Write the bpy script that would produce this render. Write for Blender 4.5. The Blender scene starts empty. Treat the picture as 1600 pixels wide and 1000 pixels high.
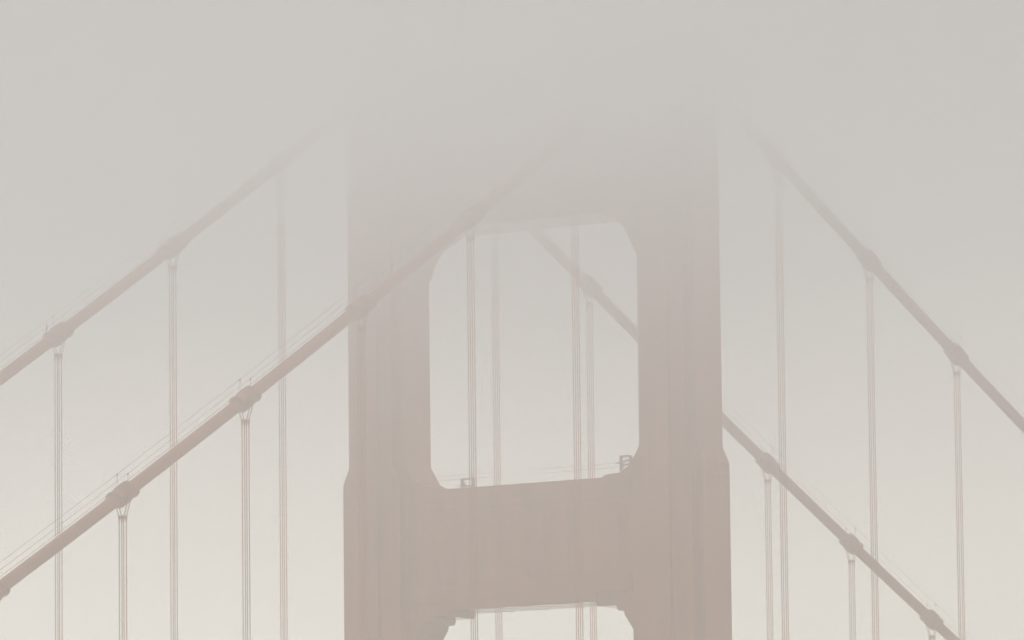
import bpy, bmesh, math, random
from mathutils import Vector, Matrix
random.seed(7)
scene = bpy.context.scene
COL = scene.collection

# ------------------------------------------------------------------ camera, world, sun, exposure
CAM = Vector((279.182, -452.893, 138.151))
YAW, PITCH, ROLL = 0.555447, 0.126516, 0.011031
cam_data = bpy.data.cameras.new("camera")
cam_data.sensor_width = 36.0
cam_data.lens = 10383.0 * 36.0 / 1600.0
cam_data.clip_start = 1.0
cam_data.clip_end = 20000.0
cam = bpy.data.objects.new("camera", cam_data)
COL.objects.link(cam)
cy_, sy_ = math.cos(YAW), math.sin(YAW)
R0 = Vector((cy_, sy_, 0))
FH = Vector((-sy_, cy_, 0))
FW = FH * math.cos(PITCH) + Vector((0, 0, 1)) * math.sin(PITCH)
UP = FH * -math.sin(PITCH) + Vector((0, 0, 1)) * math.cos(PITCH)
RR = R0 * math.cos(ROLL) - UP * math.sin(ROLL)
UU = R0 * math.sin(ROLL) + UP * math.cos(ROLL)
m = Matrix.Identity(4)
for i in range(3):
    m[i][0], m[i][1], m[i][2], m[i][3] = RR[i], UU[i], -FW[i], CAM[i]
cam.matrix_world = m
scene.camera = cam

SUN_EL, SUN_AZ = math.radians(35), math.radians(-62)   # azimuth measured from +Y towards +X
world = bpy.data.worlds.new("World")
scene.world = world
world.use_nodes = True
wn = world.node_tree.nodes
wl = world.node_tree.links
bg = wn["Background"]
sky = wn.new("ShaderNodeTexSky")
sky.sky_type = 'NISHITA'
sky.sun_disc = False
sky.sun_elevation = SUN_EL
sky.sun_rotation = SUN_AZ
sky.air_density = 1.0
sky.dust_density = 6.0
sky.ozone_density = 1.0
hsv = wn.new("ShaderNodeHueSaturation")       # overcast: the blue goes out of the sky
hsv.inputs["Saturation"].default_value = 0.34
hsv.inputs["Value"].default_value = 1.0
wl.new(sky.outputs["Color"], hsv.inputs["Color"])
wl.new(hsv.outputs["Color"], bg.inputs["Color"])
bg.inputs["Strength"].default_value = 0.070

sun_data = bpy.data.lights.new("sun", 'SUN')
sun_data.energy = 3.2
sun_data.angle = math.radians(12)
sun_data.color = (1.0, 0.965, 0.91)
sun = bpy.data.objects.new("sun", sun_data)
COL.objects.link(sun)
sd = Vector((math.sin(SUN_AZ) * math.cos(SUN_EL), math.cos(SUN_AZ) * math.cos(SUN_EL), math.sin(SUN_EL)))
sun.rotation_euler = (-sd).to_track_quat('-Z', 'Y').to_euler()
sun.location = (0, 0, 900)

scene.view_settings.view_transform = 'Standard'
scene.view_settings.look = 'None'
scene.view_settings.exposure = 0.23
scene.view_settings.gamma = 1.0
scene.view_settings.use_curve_mapping = False
cyc = scene.cycles
cyc.use_denoising = True
cyc.denoising_input_passes = 'RGB_ALBEDO_NORMAL'
cyc.denoising_prefilter = 'ACCURATE'
cyc.max_bounces = 12
cyc.volume_bounces = 6
cyc.diffuse_bounces = 3
cyc.glossy_bounces = 2
cyc.volume_step_rate = 1.0
cyc.volume_max_steps = 256

HAZE_DENSITY = 0.00165
HAZE_COLOR = (0.981, 0.970, 0.930, 1)
BANK_COLOR = (0.942, 0.933, 0.968, 1)

# ------------------------------------------------------------------ materials
def mat_paint(name, c1, c2, scale=0.25, rough=0.55, streak=True):
    mt = bpy.data.materials.new(name)
    mt.use_nodes = True
    nt = mt.node_tree
    b = nt.nodes["Principled BSDF"]
    tc = nt.nodes.new("ShaderNodeTexCoord")
    mp = nt.nodes.new("ShaderNodeMapping")
    mp.inputs["Scale"].default_value = (1, 1, 0.15 if streak else 1)   # dirt runs downwards
    nz = nt.nodes.new("ShaderNodeTexNoise")
    nz.inputs["Scale"].default_value = scale
    nz.inputs["Detail"].default_value = 6
    cr = nt.nodes.new("ShaderNodeValToRGB")
    cr.color_ramp.elements[0].position = 0.35
    cr.color_ramp.elements[1].position = 0.68
    cr.color_ramp.elements[0].color = (*c1, 1)
    cr.color_ramp.elements[1].color = (*c2, 1)
    nt.links.new(tc.outputs["Object"], mp.inputs["Vector"])
    nt.links.new(mp.outputs["Vector"], nz.inputs["Vector"])
    nt.links.new(nz.outputs["Fac"], cr.inputs["Fac"])
    nt.links.new(cr.outputs["Color"], b.inputs["Base Color"])
    b.inputs["Roughness"].default_value = rough
    return mt

M_ORANGE = mat_paint("orange_bridge_paint", (0.40, 0.070, 0.013), (0.51, 0.10, 0.021), 0.8)
M_GLOSS = mat_paint("glossy_soffit_enamel", (0.40, 0.070, 0.013), (0.51, 0.10, 0.021), 0.8, 0.12)
M_CABLE = mat_paint("cable_paint", (0.40, 0.08, 0.02), (0.48, 0.10, 0.028), 2.0, streak=False)
M_STEEL = mat_paint("rail_paint", (0.30, 0.08, 0.045), (0.36, 0.10, 0.055), 2.0, streak=False)
M_CONC = mat_paint("pier_concrete", (0.26, 0.25, 0.23), (0.36, 0.34, 0.31), 0.3)
M_ROAD = mat_paint("deck_asphalt", (0.045, 0.045, 0.047), (0.06, 0.06, 0.062), 0.8, 0.9, False)
M_WATER = mat_paint("sea_water", (0.05, 0.075, 0.08), (0.07, 0.095, 0.10), 0.02, 0.15, False)
M_HILL = mat_paint("headland_scrub", (0.06, 0.07, 0.035), (0.12, 0.11, 0.06), 0.05, 0.95, False)

# ------------------------------------------------------------------ helpers
def obj(name, bm, mat, parent=None, smooth=False):
    me = bpy.data.meshes.new(name)
    bm.normal_update()
    bm.to_mesh(me)
    bm.free()
    me.materials.append(mat)
    if smooth:
        for p in me.polygons:
            p.use_smooth = True
    o = bpy.data.objects.new(name, me)
    COL.objects.link(o)
    if parent:
        o.parent = parent
    return o

def thing(name, label, cat, loc=(0, 0, 0), group=None):
    o = bpy.data.objects.new(name, None)
    o.location = loc
    o.empty_display_size = 1
    COL.objects.link(o)
    o["label"] = label
    o["category"] = cat
    if group:
        o["group"] = group
    return o

def box(bm, x0, x1, y0, y1, z0, z1):
    v = [bm.verts.new((x, y, z)) for z in (z0, z1) for x, y in ((x0, y0), (x1, y0), (x1, y1), (x0, y1))]
    for f in ((3, 2, 1, 0), (4, 5, 6, 7), (0, 1, 5, 4), (1, 2, 6, 5), (2, 3, 7, 6), (3, 0, 4, 7)):
        bm.faces.new([v[i] for i in f])

def tube(bm, pts, r, n=8, cap=True, ref=Vector((1, 0, 0))):
    """a tube through pts; r is a number or one radius per point"""
    pts = [Vector(p) for p in pts]
    rs = r if isinstance(r, (list, tuple)) else [r] * len(pts)
    rings = []
    for i, p in enumerate(pts):
        t = (pts[min(i + 1, len(pts) - 1)] - pts[max(i - 1, 0)]).normalized()
        a = ref - t * ref.dot(t)
        if a.length < 1e-3:
            a = Vector((0, 1, 0)) - t * t.y
        a.normalize()
        b = t.cross(a)
        rings.append([bm.verts.new(p + (a * math.cos(2 * math.pi * k / n) + b * math.sin(2 * math.pi * k / n)) * rs[i]) for k in range(n)])
    for r0, r1 in zip(rings, rings[1:]):
        for k in range(n):
            bm.faces.new((r0[k], r0[(k + 1) % n], r1[(k + 1) % n], r1[k]))
    if cap:
        bm.faces.new(rings[0][::-1])
        bm.faces.new(rings[-1])

def prism_y(bm, outline, y0, y1):
    """outline in (x, z), extruded from y0 to y1"""
    a = [bm.verts.new((x, y0, z)) for x, z in outline]
    b = [bm.verts.new((x, y1, z)) for x, z in outline]
    bm.faces.new(a)
    bm.faces.new(b[::-1])
    n = len(outline)
    for i in range(n):
        j = (i + 1) % n
        bm.faces.new((a[j], a[i], b[i], b[j]))
    bmesh.ops.recalc_face_normals(bm, faces=bm.faces)

def loft(bm, loops):
    """closed loops of equal length, capped"""
    rings = [[bm.verts.new(p) for p in lp] for lp in loops]
    n = len(rings[0])
    for r0, r1 in zip(rings, rings[1:]):
        for k in range(n):
            bm.faces.new((r0[k], r0[(k + 1) % n], r1[(k + 1) % n], r1[k]))
    bm.faces.new(rings[0][::-1])
    bm.faces.new(rings[-1])
    bmesh.ops.recalc_face_normals(bm, faces=bm.faces)

# ------------------------------------------------------------------ the setting
HALF = 13.716          # half the distance between the two cables
PANEL = 15.24          # suspender spacing
DECK = 76.0

def structure(o):
    o["kind"] = "structure"
    return o

bm = bmesh.new()
for k in range(1):
    v = [bm.verts.new(p) for p in ((-2600, -2600, 0), (2600, -2600, 0), (2600, 2600, 0), (-2600, 2600, 0))]
    bm.faces.new(v)
structure(obj("water", bm, M_WATER))

bm = bmesh.new()       # the headland the photographer stands on
N = 48
grid = {}
for i in range(N + 1):
    for j in range(N + 1):
        x = CAM.x - 420 + 840 * i / N
        y = CAM.y - 640 + 840 * j / N
        ahead = (x - CAM.x) * FH.x + (y - CAM.y) * FH.y
        side = (x - CAM.x) * R0.x + (y - CAM.y) * R0.y
        h = CAM.z - 1.7 - (0.62 * (ahead - 3) if ahead > 3 else 0.10 * (3 - ahead))
        h -= 0.0016 * side * side
        if abs(ahead) + abs(side) > 25:
            h += 3 * math.sin(x * .021 + 1) * math.sin(y * .027) - 3
        grid[i, j] = [x, y, max(h, -3.0)]
gv = {k: bm.verts.new(p) for k, p in grid.items()}
for i in range(N):
    for j in range(N):
        bm.faces.new((gv[i, j], gv[i + 1, j], gv[i + 1, j + 1], gv[i, j + 1]))
structure(obj("headland", bm, M_HILL, smooth=True))

bm = bmesh.new()       # the deck, far below the frame, that the suspenders carry
box(bm, -HALF - 0.6, HALF + 0.6, -343, 640, DECK - 1.2, DECK)
for s in (-1, 1):
    box(bm, s * HALF - 0.4, s * HALF + 0.4, -343, 640, DECK - 7.6, DECK - 6.8)
    for q in range(-22, 42):
        y = q * PANEL
        box(bm, s * HALF - 0.25, s * HALF + 0.25, y - 0.25, y + 0.25, DECK - 6.8, DECK - 1.2)
structure(obj("bridge_deck", bm, M_ROAD))

# ------------------------------------------------------------------ the tower
tower = thing("bridge_tower", "tall orange steel portal tower of a suspension bridge, its top lost in fog", "bridge tower")

def leg_section(cx, x_in, x_out, s, z, rib):
    """stepped plan: side faces short of the corners, front pilaster narrower, a raised rib down its middle"""
    nx, hy, py = 0.60, 2.10, 2.80
    a, b = x_in, x_out
    half = [(a, -hy), (a + nx, -hy), (a + nx, -py),
            (cx - 0.75, -py), (cx - 0.70, -py - rib), (cx + 0.70, -py - rib), (cx + 0.75, -py),
            (b - nx, -py), (b - nx, -hy), (b, -hy)]
    back = [(x, -y) for x, y in half[::-1]]
    return [(s * x, y, z) for x, y in (half + back)]

for s in (-1, 1):
    bm = bmesh.new()
    c = HALF
    loft(bm, [leg_section(c, 9.6, 17.75, s, 6, .32), leg_section(c, 9.6, 17.75, s, 120, .32),
              leg_section(c, 10.4, 16.97, s, 121.5, .32), leg_section(c, 10.4, 16.97, s, 193.25, .32),
              leg_section(c, 11.15, 16.38, s, 194.55, .22), leg_section(c, 11.2, 16.32, s, 226.2, .22)])
    leg = obj("leg", bm, M_ORANGE, tower)
    # the plated collar where the wider lower shaft ends
    bm = bmesh.new()
    loft(bm, [[(s * x, y, z) for x, y in ((10.4 - g, -1.95), (16.97 + g, -1.95), (16.97 + g, 1.95), (10.4 - g, 1.95))]
              for z, g in ((192.2, 0.0), (192.3, 0.05), (192.75, 0.05), (192.85, 0.0))])
    obj("collar", bm, M_ORANGE, leg)
    # splice seams on the side face
    for z in (183.6, 188.2, 199.4, 204.6, 209.8, 215.0, 220.2):
        bm = bmesh.new()
        xo = 16.97 if z < 193 else 16.38 - (z - 194.5) * .0019
        box(bm, min(s * xo - 0.02, s * xo + 0.02), max(s * xo - 0.02, s * xo + 0.02), -1.9, 1.9, z - 0.16, z + 0.16)
        obj("splice_plate", bm, M_ORANGE, leg)
    bm = bmesh.new()   # saddle housing over the leg
    loft(bm, [[(s * x, y, z) for x, y in ((c - w, -d), (c + w, -d), (c + w, d), (c - w, d))]
              for z, w, d in ((226.2, 2.3, 2.9), (227.0, 2.3, 2.9), (228.2, 1.4, 2.2), (228.4, 1.0, 1.6))])
    obj("saddle_housing", bm, M_ORANGE, leg)
    bm = bmesh.new()
    loft(bm, [[(s * c + r * math.cos(a), 1.3 * r * math.sin(a), z) for a in [k * math.pi / 12 for k in range(24)]]
              for z, r in ((-2, 11), (4, 10.5), (6, 9.8))])
    obj("pier", bm, M_CONC, tower)

def pleats(bm, x0, x1, n, yf, z0, z1, depth, sill, sgn):
    """upright V pleats on one face of a strut, each running out on a sloped sill"""
    w = (x1 - x0) / n
    for _ in (0,):
        for k in range(n):
            a, b = x0 + k * w + 0.10 * w, x0 + (k + 1) * w - 0.10 * w
            mid = (a + b) / 2
            y = sgn * yf
            v = [bm.verts.new(p) for p in ((a, y, z0), (b, y, z0), (a, y, z1), (b, y, z1),
                                           (mid, y + sgn * depth, z0 + sill), (mid, y + sgn * depth, z1 - sill * .6))]
            for f in ((0, 4, 5, 2), (4, 1, 3, 5), (0, 1, 4), (2, 5, 3)):
                bm.faces.new([v[i] for i in f])
    bmesh.ops.recalc_face_normals(bm, faces=bm.faces)

def mirror_outline(bottom, top):
    """bottom: half outline from the middle outwards; top: from outside to the middle (x >= 0)"""
    r = bottom + top
    l = [(-x, z) for x, z in r[::-1] if abs(x) > 1e-6]
    return r + l

# lower cross strut with its stepped haunches
SY = 2.06
bm = bmesh.new()
bot = [(6.90, 182.52), (7.12, 182.12), (8.82, 182.12), (8.97, 181.70), (9.55, 181.66), (9.57, 181.35), (10.36, 180.15), (10.42, 180.0)]
top = [(11.4, 180.0), (11.4, 194.95), (11.15, 194.72), (10.22, 193.2), (9.88, 193.05), (9.30, 192.68), (7.95, 192.58), (7.64, 192.37)]
prism_y(bm, mirror_outline(bot, top), -SY, SY)
strut = obj("cross_strut", bm, M_ORANGE, tower)
bm = bmesh.new()
for sg in (-1, 1):
    y0, y1 = (-SY - .16, -SY + .02) if sg < 0 else (SY - .02, SY + .16)
    box(bm, -10.36, 10.36, y0, y1, 191.35, 192.30)
    y0, y1 = (-SY - .10, -SY + .02) if sg < 0 else (SY - .02, SY + .10)
    box(bm, -10.36, 10.36, y0, y1, 190.75, 191.35)
    y0, y1 = (-SY - .20, -SY + .02) if sg < 0 else (SY - .02, SY + .20)
    box(bm, -10.36, 10.36, y0, y1, 183.25, 184.55)
    y0, y1 = (-SY - .12, -SY + .02) if sg < 0 else (SY - .02, SY + .12)
    box(bm, -7.0, 7.0, y0, y1, 182.60, 183.25)
obj("moulding", bm, M_ORANGE, strut)
for sg in (-1, 1):
    bm = bmesh.new()
    pleats(bm, -10.3, 10.3, 9, SY, 184.55, 190.75, .17, .75, sg)
    obj("fluted_panel", bm, M_ORANGE, strut)
for xs, zs in ((0.0, 182.52), (-7.98, 182.12), (7.98, 182.12)):     # smooth soffit plates
    w = 6.86 if xs == 0 else 0.80
    bm = bmesh.new()
    box(bm, xs - w, xs + w, -SY + .02, SY - .02, zs - .012, zs + .05)
    obj("soffit", bm, M_GLOSS, strut)
bm = bmesh.new()       # lacing bars riveted under it
for xa, xb in ((-6.8, 6.8),):
    n = 4
    w = (xb - xa) / n
    for k in range(n):
        for p, q in (((xa + k * w, -SY + .15), (xa + (k + 1) * w, SY - .15)), ((xa + k * w, SY - .15), (xa + (k + 1) * w, -SY + .15))):
            d = Vector((q[0] - p[0], q[1] - p[1], 0)).normalized()
            nrm = Vector((-d.y, d.x, 0)) * .12
            zz = 182.484 if p[1] < 0 else 182.492
            loft(bm, [[(p[0] + nrm.x, p[1] + nrm.y, z), (q[0] + nrm.x, q[1] + nrm.y, z), (q[0] - nrm.x, q[1] - nrm.y, z), (p[0] - nrm.x, p[1] - nrm.y, z)] for z in (zz, 182.53)])
obj("soffit_lacing", bm, M_GLOSS, strut)

# top portal strut, a deep beam with rounded lower corners
PY = 2.60
bm = bmesh.new()
bot = [(8.2, 213.55), (8.30, 213.42), (8.85, 213.05), (9.5, 212.8), (10.05, 212.42), (10.6, 211.72), (11.0, 210.95), (11.22, 210.2)]
top = [(11.6, 210.2), (11.6, 226.0), (8.0, 226.0), (7.8, 226.4)]
prism_y(bm, mirror_outline(bot, top), -PY, PY)
portal = obj("portal_strut", bm, M_ORANGE, tower)
bm = bmesh.new()
for sg in (-1, 1):
    y0, y1 = (-PY - .16, -PY + .02) if sg < 0 else (PY - .02, PY + .16)
    box(bm, -10.4, 10.4, y0, y1, 224.6, 225.9)
    box(bm, -8.1, 8.1, y0, y1, 213.75, 214.6)
obj("moulding", bm, M_ORANGE, portal)
bm = bmesh.new()
box(bm, -8.15, 8.15, -PY + .02, PY - .02, 213.53, 213.6)
obj("soffit", bm, M_GLOSS, portal)
for sg in (-1, 1):
    bm = bmesh.new()
    pleats(bm, -10.2, 10.2, 9, PY, 214.9, 224.3, .2, .9, sg)
    obj("fluted_panel", bm, M_ORANGE, portal)

# safety lines along the strut top and the two small equipment frames standing on it
for h in (0.72, 1.08):
    bm = bmesh.new()
    tube(bm, [(-11.1, -1.9, 192.40 + h), (-4, -1.9, 192.39 + h - .02), (4, -1.9, 192.39 + h - .02), (9.45, -1.9, 192.40 + h)], 0.016, 6)
    obj("safety_line", bm, M_STEEL, tower)

def frame(x0, x1, z0, z1, y, tilt, rails, grille):
    bm = bmesh.new()
    t = .05
    d = .28
    for yy in (y, y + d):
        box(bm, x0 - t, x0 + t, yy - t, yy + t, z0, z1)
        box(bm, x1 - t, x1 + t, yy - t, yy + t, z0, z1)
        box(bm, x0 + t, x1 - t, yy - t, yy + t, z1 - 2 * t, z1)
        for zr in rails:
            box(bm, x0 + t, x1 - t, yy - t * .8, yy + t * .8, zr - t, zr + t)
    for x in (x0, x1):
        box(bm, x - t * .9, x + t * .9, y + t, y + d - t, z1 - 2 * t - .01, z1 - .01)
    if grille:
        zr = rails[0]
        w = (x1 - x0) / 3
        for k in range(3):
            xa = x0 + k * w
            tube(bm, [(xa + .05, y, zr + .04), (xa + w, y, z1 - .14)], .03, 6)
    return obj("equipment_frame", bm, M_STEEL, tower)

f1 = frame(9.33, 10.20, 192.75, 194.02, -2.0, 0, (193.28,), True)
bm = bmesh.new()
tube(bm, [(8.95, -2.04, 193.42), (9.35, -2.04, 193.46), (10.2, -2.04, 193.62), (10.85, -2.04, 193.78)], .06, 8)
obj("floodlight_bracket", bm, M_STEEL, f1)
bm = bmesh.new()
tube(bm, [(9.62, -2.05, 193.02), (9.62, -2.05, 193.14), (9.62, -2.05, 193.22)], [.10, .12, .05], 10)
obj("lamp", bm, M_STEEL, f1)
f2 = frame(-5.62, -4.58, 192.36, 193.14, -2.0, 0, (192.52,), False)
bm = bmesh.new()
tube(bm, [(-5.25, -2.03, 192.36), (-5.25, -2.03, 192.85)], .03, 8)
tube(bm, [(-5.62, -2.03, 192.56), (-5.25, -2.03, 192.62)], .03, 8)
tube(bm, [(-5.95, -2.03, 192.52), (-5.6, -2.03, 192.53)], .03, 8)
obj("floodlight_bracket", bm, M_STEEL, f2)

# ------------------------------------------------------------------ main cables
def cable_z(y):
    return 227.0 - (0.57853 * -y if y < 0 else 0.45171 * y) + 0.00035 * y * y

def panel_y(t):
    return t * PANEL + (1.209 if t > 0 else -0.517)

def band_frame(y):
    e = 0.05
    d = Vector((0, 2 * e, cable_z(y + e) - cable_z(y - e))).normalized()
    return Vector((0, y, cable_z(y))), d

def cable_point(sx, y):
    return Vector((sx * HALF, y, cable_z(y)))

def shell(bm, o, d, r, s0, s1, a0, a1, thick=0.10, n=14):
    """part of a sleeve round the axis d at o, from s0 to s1 along it, over the angle a0..a1 (0 = up)"""
    up = Vector((1, 0, 0)).cross(d)
    sides = []
    for s in (s0, s1):
        for rr in (r, r - thick):
            sides.append([bm.verts.new(o + d * s + (up * math.cos(a0 + (a1 - a0) * k / n) + Vector((1, 0, 0)) * math.sin(a0 + (a1 - a0) * k / n)) * rr) for k in range(n + 1)])
    A, B, C_, D_ = sides        # outer s0, inner s0, outer s1, inner s1
    for k in range(n):
        bm.faces.new((A[k], A[k + 1], C_[k + 1], C_[k]))
        bm.faces.new((B[k + 1], B[k], D_[k], D_[k + 1]))
        bm.faces.new((A[k + 1], A[k], B[k], B[k + 1]))
        bm.faces.new((C_[k], C_[k + 1], D_[k + 1], D_[k]))
    for k in (0, n):
        bm.faces.new((A[k], C_[k], D_[k], B[k]) if k == 0 else (C_[k], A[k], B[k], D_[k]))

def make_band_mesh(y):
    """a cast clamp: two half shells slipped along the slope, end collars, bolt lugs and grooves for two rope loops"""
    bm = bmesh.new()
    _, d = band_frame(y)
    o = Vector((0, 0, 0))
    sl = 1 if d.z > 0 else -1
    up = Vector((1, 0, 0)).cross(d)
    tube(bm, [d * -0.95, d * -0.93, d * 0.93, d * 0.95], [0.50, 0.56, 0.56, 0.50], 20)
    shell(bm, o, d, 0.625, -1.16 * sl if sl > 0 else -0.62, 0.62 if sl > 0 else 1.16, -1.35, 1.35, .16)
    shell(bm, o, d, 0.625, -0.62 * sl if sl > 0 else -1.16, 1.16 if sl > 0 else 0.62, math.pi - 1.35, math.pi + 1.35, .16)
    for s0, s1, mid in ((-1.18, -1.11, 0.0), (1.11, 1.18, math.pi)):      # flat lips at the two slipped ends
        q0, q1 = (s0, s1) if sl > 0 else (-s1, -s0)
        shell(bm, o, d, 0.70, q0, q1, mid - 1.2, mid + 1.2, .12)
    # thicker middle that carries the ropes, nearly upright
    for dy in (-0.32, -0.175, 0.0, 0.175, 0.32):
        rz = 0.80 if abs(dy) != 0.175 else 0.72
        pts = []
        for k in range(24):
            a = 2 * math.pi * k / 24
            pts.append((rz * .92 * math.sin(a), rz * math.cos(a)))
        zc = d.z / d.y * dy
        w = 0.075
        loft(bm, [[(x, dy - w, zc + z - w * d.z / d.y) for x, z in pts], [(x, dy + w, zc + z + w * d.z / d.y) for x, z in pts]])
    # bolt rows along both sides
    for sx in (-1, 1):
        for k in range(5):
            c = d * (-0.72 + 0.36 * k) + Vector((sx * 0.60, 0, 0))
            tube(bm, [c - up * .26, c - up * .20, c + up * .20, c + up * .26], [.045, .07, .07, .045], 8)
    return bm

def post_mesh(sx):
    bm = bmesh.new()
    tube(bm, [(sx * .46, 0, .30), (sx * .46, 0, 1.40)], .022, 6)
    tube(bm, [(sx * .46, 0, 1.30), (sx * .46, 0, 1.44), (sx * .46, 0, 1.50)], [.03, .075, .04], 8)
    return bm

def make_cable(sx, label, near_ts, far_ts, hook):
    root = thing("main_cable", label, "suspension cable", (sx * HALF, 0, 227.0), "main cables over the tower")
    base = Vector((sx * HALF, 0, 227.0))
    ys = [-343 + 2.5 * k for k in range(int((640 + 343) / 2.5) + 1)]
    bm = bmesh.new()
    tube(bm, [cable_point(sx, y) - base for y in ys], 0.468, 20)
    obj("wrapped_cable", bm, M_CABLE, root, smooth=True)
    ts = sorted(near_ts + far_ts)
    for side in (-1, 1):
        bm = bmesh.new()
        for part in (near_ts, far_ts):
            yy = sorted([panel_y(t) for t in part])
            if part is near_ts:
                yy = [yy[0] - PANEL] + yy + [-3.4]
            else:
                yy = [3.4] + yy + [yy[-1] + PANEL]
            tube(bm, [cable_point(sx, y) - base + Vector((side * .46, 0, 1.46)) for y in yy], 0.014, 6)
        obj("hand_rope", bm, M_STEEL, root)
    bm = bmesh.new()
    for yy in ([y for y in ys if -130 < y < -3.4], [y for y in ys if 3.4 < y < 170]):
        tube(bm, [cable_point(sx, y) - base + Vector((-.12, -.07 if y < 0 else .07, .655)) for y in yy], 0.016, 6)
    obj("conduit", bm, M_STEEL, root)
    for t in ts:
        y = panel_y(t)
        p = cable_point(sx, y) - base
        b = obj("cable_band", make_band_mesh(y), M_CABLE, root)
        b.location = p
        for s2 in (-1, 1):
            q = obj("stanchion", post_mesh(s2), M_STEEL, b)
        if hook and t < 0:
            bm = bmesh.new()
            tube(bm, [(-.35, -1.02, -.10), (-.35, -1.0, .55), (-.35, -.98, .72)], [.05, .05, .03], 6)
            tube(bm, [(-.35, -1.0, .50), (-.35, -.86, .42)], .04, 6)
            obj("lamp_hook", bm, M_STEEL, b)
    return root

left_cable = make_cable(-1, "upper left main cable rising to the left leg, descending behind the right leg", [-4, -3, -2, -1], [1, 2, 3, 4, 5, 6, 7], True)
right_cable = make_cable(1, "main cable crossing the left leg to the right leg, then descending at upper right", [-6, -5, -4, -3, -2, -1], [1, 2, 3, 4], False)

# ------------------------------------------------------------------ suspenders: four ropes each, gathered by a separator
def make_suspender(sx, t, label):
    y = panel_y(t)
    top = cable_z(y)
    root = thing("suspender", label, "suspender rope", (sx * HALF, y, DECK), "rope suspenders under the main cables")
    zt = top - DECK
    slope = (cable_z(y + .1) - cable_z(y - .1)) / .2
    for dy in (-.175, .175):
        zz = zt + slope * dy
        for s2 in (-1, 1):
            bm = bmesh.new()
            pts = []
            if s2 < 0:
                for k in range(7):     # over the clamp's groove to its crown
                    a = math.pi / 2 * (1 - k / 6)
                    pts.append((s2 * .70 * math.sin(a), dy, zz + .76 * math.cos(a)))
                pts = pts[::-1]
            else:
                for k in range(7):
                    a = math.pi / 2 * k / 6
                    pts.append((.70 * math.sin(a), dy, zz + .76 * math.cos(a)))
            low = pts[-1]
            x1 = s2 * .190
            y1 = dy * .155 / .175
            zs = zt - 1.60
            pts += [(s2 * .56, dy, zz - .40), (x1, y1, zs), (x1, y1, zs - 12), (x1, y1, (zs) * .5), (x1, y1, -0.3)]
            # the four ropes are one rope pattern, but each is its own piece
            tube(bm, pts, 0.036, 8)
            obj("rope", bm, M_CABLE, root, smooth=True)
    bm = bmesh.new()
    z = zt - 1.60
    loft(bm, [[(.27 * cx, .25 * cy, z + dz) for cx, cy in ((-1, -.7), (-.7, -1), (.7, -1), (1, -.7), (1, .7), (.7, 1), (-.7, 1), (-1, .7))] for dz in (-.09, .09)])
    for s2 in (-1, 1):
        for dy in (-.155, .155):
            tube(bm, [(s2 * .19, dy, z - .32), (s2 * .19, dy, z - .2), (s2 * .19, dy, z + .16)], [.05, .062, .062], 8)
    obj("separator", bm, M_CABLE, root)
    return root

SUSPENDERS = [
    (1, -5, "four rope suspender of the lower left cable, at its lowest clamp near the left edge"),
    (1, -4, "four rope suspender midway between the lower left cable's lowest clamp and the tower"),
    (1, -3, "rope suspender hanging faintly in front of the left tower leg"),
    (1, -2, "darker rope suspender crossing in front of the strut beside the small empty frame"),
    (1, -1, "darker rope suspender crossing in front of the strut, right of the opening's middle"),
    (-1, -3, "rope suspender of the upper left cable at its lowest clamp, leftmost in the photo"),
    (-1, -2, "rope suspender of the upper left cable under its middle clamp"),
    (-1, -1, "pale rope suspender between the fading upper left cable and the left tower leg"),
    (-1, 1, "paler rope suspender behind the tower, left of the two pale ones in the opening"),
    (-1, 2, "paler rope suspender behind the tower, close to the right leg and under a cable clamp"),
    (-1, 4, "rope suspender of the lower right cable, first clear of the right tower leg"),
    (-1, 5, "rope suspender of the lower right cable, from the middle of its three clamps"),
    (-1, 6, "short rope suspender of the lower right cable, just showing at the bottom edge"),
    (1, 1, "rope suspender nearest the right tower leg whose top fades into the fog"),
    (1, 2, "rope suspender of the upper right cable under its paler, higher clamp"),
    (1, 3, "rope suspender of the upper right cable under its clearer, lower clamp, rightmost in the photo"),
]
for sx, t, lab in SUSPENDERS:
    make_suspender(sx, t, lab)

# ------------------------------------------------------------------ air: even haze, and the denser fog bank that swallows the tower top
def volume_box(name, lo, hi, mat):
    bm = bmesh.new()
    box(bm, lo[0], hi[0], lo[1], hi[1], lo[2], hi[2])
    o = obj(name, bm, mat)
    o["kind"] = "stuff"
    return o

mh = bpy.data.materials.new("haze_air")
mh.use_nodes = True
nt = mh.node_tree
nt.nodes.remove(nt.nodes["Principled BSDF"])
pv = nt.nodes.new("ShaderNodeVolumePrincipled")
pv.inputs["Color"].default_value = HAZE_COLOR
pv.inputs["Density"].default_value = HAZE_DENSITY
pv.inputs["Anisotropy"].default_value = 0.3
nt.links.new(pv.outputs["Volume"], nt.nodes["Material Output"].inputs["Volume"])
volume_box("haze", (-2700, -2700, -4), (2700, 2700, 238), mh)

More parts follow.
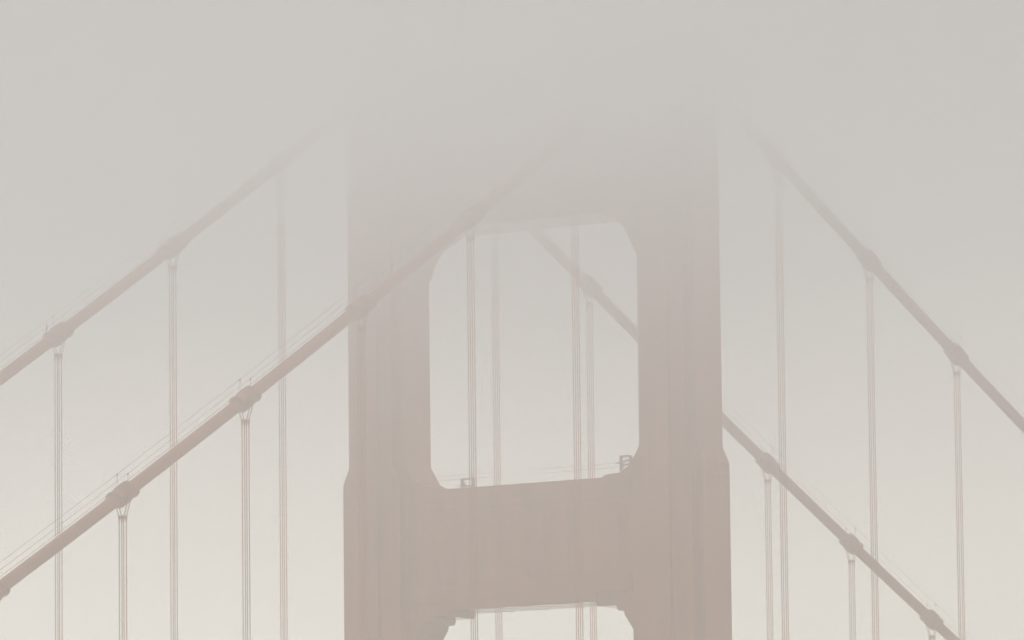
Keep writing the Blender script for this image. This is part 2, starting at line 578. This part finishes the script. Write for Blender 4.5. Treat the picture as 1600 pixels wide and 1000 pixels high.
mb = bpy.data.materials.new("fog_bank_air")
mb.use_nodes = True
nt = mb.node_tree
nt.nodes.remove(nt.nodes["Principled BSDF"])
pv = nt.nodes.new("ShaderNodeVolumePrincipled")
pv.inputs["Color"].default_value = BANK_COLOR
tc = nt.nodes.new("ShaderNodeTexCoord")
nz = nt.nodes.new("ShaderNodeTexNoise")
nz.inputs["Scale"].default_value = 0.018
nz.inputs["Detail"].default_value = 3
sep = nt.nodes.new("ShaderNodeSeparateXYZ")
ad = nt.nodes.new("ShaderNodeMath"); ad.operation = 'MULTIPLY_ADD'
ad.inputs[1].default_value = 24.0
sb = nt.nodes.new("ShaderNodeMath"); sb.operation = 'SUBTRACT'
sb.inputs[1].default_value = 12.0
mr = nt.nodes.new("ShaderNodeMapRange")
mr.inputs["From Min"].default_value = 180.0
mr.inputs["From Max"].default_value = 236.0
cr = nt.nodes.new("ShaderNodeValToRGB")
def zpos(z):
    return (z - 180.0) / 56.0
ramp = cr.color_ramp
ramp.elements[0].position = zpos(184)
ramp.elements[0].color = (0, 0, 0, 1)
ramp.elements[1].position = zpos(232)
ramp.elements[1].color = (1, 1, 1, 1)
for z, v in ((195, .05), (203, .095), (209, .22), (214, .45), (220, .85)):
    e = ramp.elements.new(zpos(z))
    e.color = (v, v, v, 1)
dm = nt.nodes.new("ShaderNodeMath"); dm.operation = 'MULTIPLY'
dm.inputs[1].default_value = 0.036
L = nt.links.new
L(tc.outputs["Object"], nz.inputs["Vector"])
L(tc.outputs["Object"], sep.inputs["Vector"])
L(nz.outputs["Fac"], ad.inputs[0])
tl = nt.nodes.new("ShaderNodeMath"); tl.operation = 'MULTIPLY_ADD'   # the bank hangs lower towards the headland
tl.inputs[1].default_value = -0.062
L(sep.outputs["Y"], tl.inputs[0])
L(sep.outputs["Z"], tl.inputs[2])
L(tl.outputs["Value"], ad.inputs[2])
L(ad.outputs["Value"], sb.inputs[0])
L(sb.outputs["Value"], mr.inputs["Value"])
L(mr.outputs["Result"], cr.inputs["Fac"])
L(cr.outputs["Color"], dm.inputs[0])
L(dm.outputs["Value"], pv.inputs["Density"])
L(pv.outputs["Volume"], nt.nodes["Material Output"].inputs["Volume"])
volume_box("fog_bank", (-260, -240, 165), (320, 97, 236), mb)
mb.cycles.volume_step_rate = 0.1
